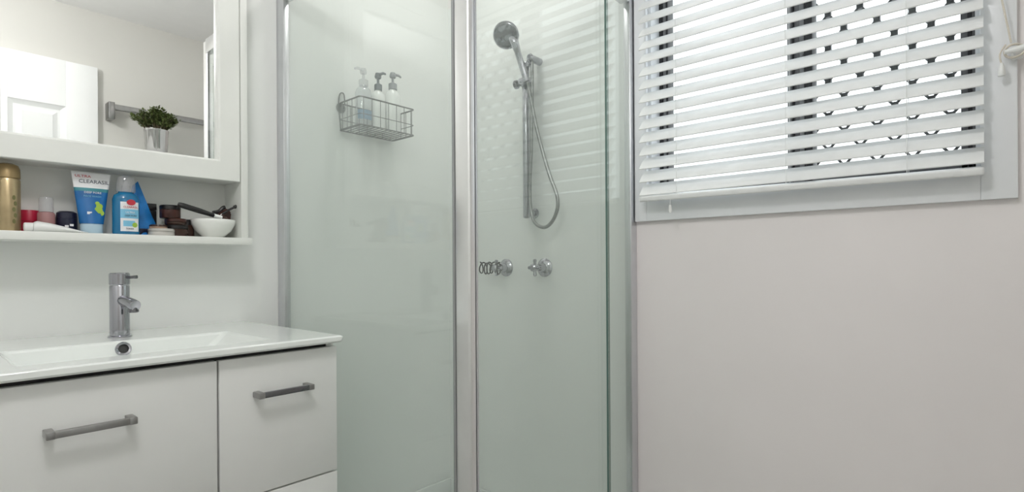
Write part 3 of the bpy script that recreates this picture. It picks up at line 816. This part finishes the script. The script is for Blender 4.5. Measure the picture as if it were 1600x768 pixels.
# compacts and jars
def jar(name, x, y, z, r, h, lid, mb, ml, label, cat, group=None):
    t = thing(name, label, cat, (x, y, z), group)
    bm = NB(); lathe(bm, (x, y, z), (0, 0, 1), [(0, 0), (r * .95, 0), (r, .002), (r, h - lid - .001)], 26); obj('base', bm, mb, t)
    bm = NB(); lathe(bm, (x, y, z + h - lid), (0, 0, 1), [(r * 1.01, 0), (r * 1.01, lid - .002), (r * .94, lid), (0, lid)], 26); obj('lid', bm, ml, t)
    return t
jar('powder_compact', .462, 1.606, ZS, .029, .018, .007, 'silverp', 'silverp', 'pale flat compact at the shelf front, below the dark jars', 'compact')
jar('powder_compact', .455, 1.606, ZS + .0185, .020, .009, .004, 'tan', 'brown', 'small brown compact lying on top of the pale compact', 'compact')
jar('cream_jar', .502, 1.628, ZS, .028, .030, .010, 'brown', 'blackp', 'wide brown jar with dark lid, bottom of the stack', 'jar')
jar('cream_jar', .502, 1.630, ZS + .0305, .025, .017, .008, 'brown', 'tort', 'flat brown jar in the middle of the dark stack', 'jar')
jar('cream_jar', .490, 1.632, ZS + .048, .024, .034, .011, 'tort', 'blackp', 'brown jar with black lid on top of the dark stack', 'jar')
jar('cream_jar', .535, 1.655, ZS, .020, .048, .014, 'brown', 'blackp', 'dark jar half hidden behind the white bowl', 'jar')

# bowl with brushes and clips
bwx, bwy = .5925, 1.622
bm = NB(); lathe(bm, (bwx, bwy, ZS), (0, 0, 1), [(0, 0), (.024, 0), (.026, .002), (.044, .018), (.0535, .036), (.0555, .048), (.0545, .0492), (.0525, .048), (.050, .036), (.041, .019), (.022, .006), (0, .005)], 36)
tag(obj('bowl', bm, 'bowl', loc=(bwx, bwy, ZS), smooth=60), 'small white bowl holding brushes and clips', 'bowl')
t = thing('makeup_brush', 'black brush with white ferrule resting across dark jars and bowl rim', 'brush', (.55, 1.612, ZS + .05))
bm = NB(); tube(bm, spline([(.498, 1.598, ZS + .084), (.530, 1.595, ZS + .0745), (.566, 1.592, ZS + .064), (.583, 1.592, ZS + .0585)], 5), [.0045, .006, .007, .0072, .0072, .0072, .0072, .0072, .007, .0065, .0062, .006, .0058, .0055, .005, .005], 10); obj('handle', bm, 'blackp', t)
bm = NB(); tube(bm, [(.583, 1.592, ZS + .0585), (.603, 1.594, ZS + .054)], .0062, 12); obj('ferrule', bm, 'white', t)
bm = NB(); tube(bm, [(.603, 1.594, ZS + .054), (.612, 1.596, ZS + .051), (.626, 1.599, ZS + .046)], [.0060, .0085, .003], 12); obj('bristles', bm, 'brown', t)
t = thing('hair_claw', 'brown tortoiseshell hair claw sticking up from the white bowl', 'hair clip', (.632, 1.635, ZS + .04))
bm = NB()
loft(bm, [[(x, y, z) for x, z in ((.606, ZS + .040), (.640, ZS + .040), (.644, ZS + .072), (.634, ZS + .086), (.618, ZS + .076), (.606, ZS + .070))] for y in (1.628, 1.640)])
bmesh.ops.bevel(bm, geom=list(bm.edges), offset=.003, segments=2, affect='EDGES'); obj('claw', bm, 'tort', t)
bm = NB(); tube(bm, spline([(.596, 1.634, ZS + .070), (.612, 1.634, ZS + .075), (.622, 1.634, ZS + .085), (.628, 1.634, ZS + .088)], 4), .0055, 8); obj('spring_arm', bm, 'blackp', t)
t = thing('thin_brush', 'thin black brush pointing up to the right from the bowl', 'brush', (.63, 1.618, ZS + .05))
bm = NB(); tube(bm, [(.612, 1.612, ZS + .066), (.632, 1.612, ZS + .080), (.6445, 1.612, ZS + .0875)], [.0035, .003, .003], 8); obj('handle', bm, 'blackp', t)
bm = NB(); lathe(bm, (.6435, 1.612, ZS + .0870), (.85, 0, .5), [(.003, 0), (.0048, .001), (.0048, .008), (.002, .010), (0, .010)], 10); obj('tip', bm, 'blackp', t)
bm = NB(); tube(bm, [(.612, 1.612, ZS + .066), (.600, 1.614, ZS + .054), (.592, 1.616, ZS + .042)], [.0035, .005, .002], 10); obj('bristles', bm, 'brown', t)

# ------------------------------------------------------------------ things seen in the mirror
tz, tyy = 1.884, WREAR + .06
t = thing('towel_rail', 'square steel towel rail on the rear wall, seen in the mirror', 'towel rail', (1.08, WREAR, tz))
obj('rail', box(NB(), .775, 1.395, tyy - .010, tyy + .010, tz - .015, tz + .015, .003), 'nickel', t)
for x in (.772, 1.385):
    b_ = obj('bracket', box(NB(), x - .014, x + .014, WREAR, tyy + .013, tz - .066, tz + .024, .003), 'nickel', t)
ws = thing('wall_shelf', 'small white wall shelf on the rear wall under the towel rail', 'shelf', (.95, WREAR, 1.63))
obj('board', box(NB(), .76, 1.14, WREAR, WREAR + .26, 1.622, 1.642, .003), 'white', ws)
for x in (.80, 1.09): obj('bracket', box(NB(), x, x + .012, WREAR, WREAR + .13, 1.57, 1.622, .002), 'white', ws)
PX, PY, PZ = .945, WREAR + .175, 1.6425
t = thing('potted_plant', 'small green plant in a ribbed metal pot, reflected in the mirror', 'plant', (PX, PY, PZ))
bm = NB(); n = 48; loops = []
for h, r in ((0, .048), (.002, .050), (.118, .0555), (.120, .0575), (.128, .0575), (.128, .053), (.105, .051)):
    rib = .0018 if .001 < h < .119 else 0
    loops.append([(PX + (r + rib * math.cos(12 * 2 * PI * i / n)) * math.cos(2 * PI * i / n), PY + (r + rib * math.cos(12 * 2 * PI * i / n)) * math.sin(2 * PI * i / n), PZ + h) for i in range(n)])
loft(bm, loops); obj('pot', bm, 'pot', t, smooth=60)
tipz = PZ + .12
stems = []
for k in range(64):
    a = random.uniform(0, 2 * PI); q = math.sqrt(random.random()); R_ = .112 * q
    tip = Vector((PX + R_ * math.cos(a), PY + R_ * .65 * math.sin(a), tipz + .125 - .060 * q * q + random.uniform(-.025, .010)))
    b_ = Vector((PX + .035 * q * math.cos(a), PY + .035 * q * math.sin(a), tipz - .02))
    stems.append(spline([b_, b_.lerp(tip, .5) + Vector((0, 0, .014)), tip], 5))
bm = NB()
for s in stems: tube(bm, s, .0012, 4)
st_ = obj('stems', bm, 'stem', t)
bm = NB()
for s in stems:
    for i in range(4, len(s)):
        for _ in range(5):
            c = s[i] + Vector((random.uniform(-.008, .008), random.uniform(-.008, .008), random.uniform(-.006, .008)))
            d = Vector((random.uniform(-1, 1), random.uniform(-1, 1), random.uniform(-.2, 1))).normalized()
            x, y, _z = frame_to(d); L_ = random.uniform(.012, .020); W_ = L_ * .34
            v = [bm.verts.new(c), bm.verts.new(c + d * L_ * .5 + x * W_ + y * .002), bm.verts.new(c + d * L_), bm.verts.new(c + d * L_ * .5 - x * W_ + y * .002)]
            bm.faces.new(v)
lf = obj('foliage', bm, 'leaf', t); lf['kind'] = 'stuff'
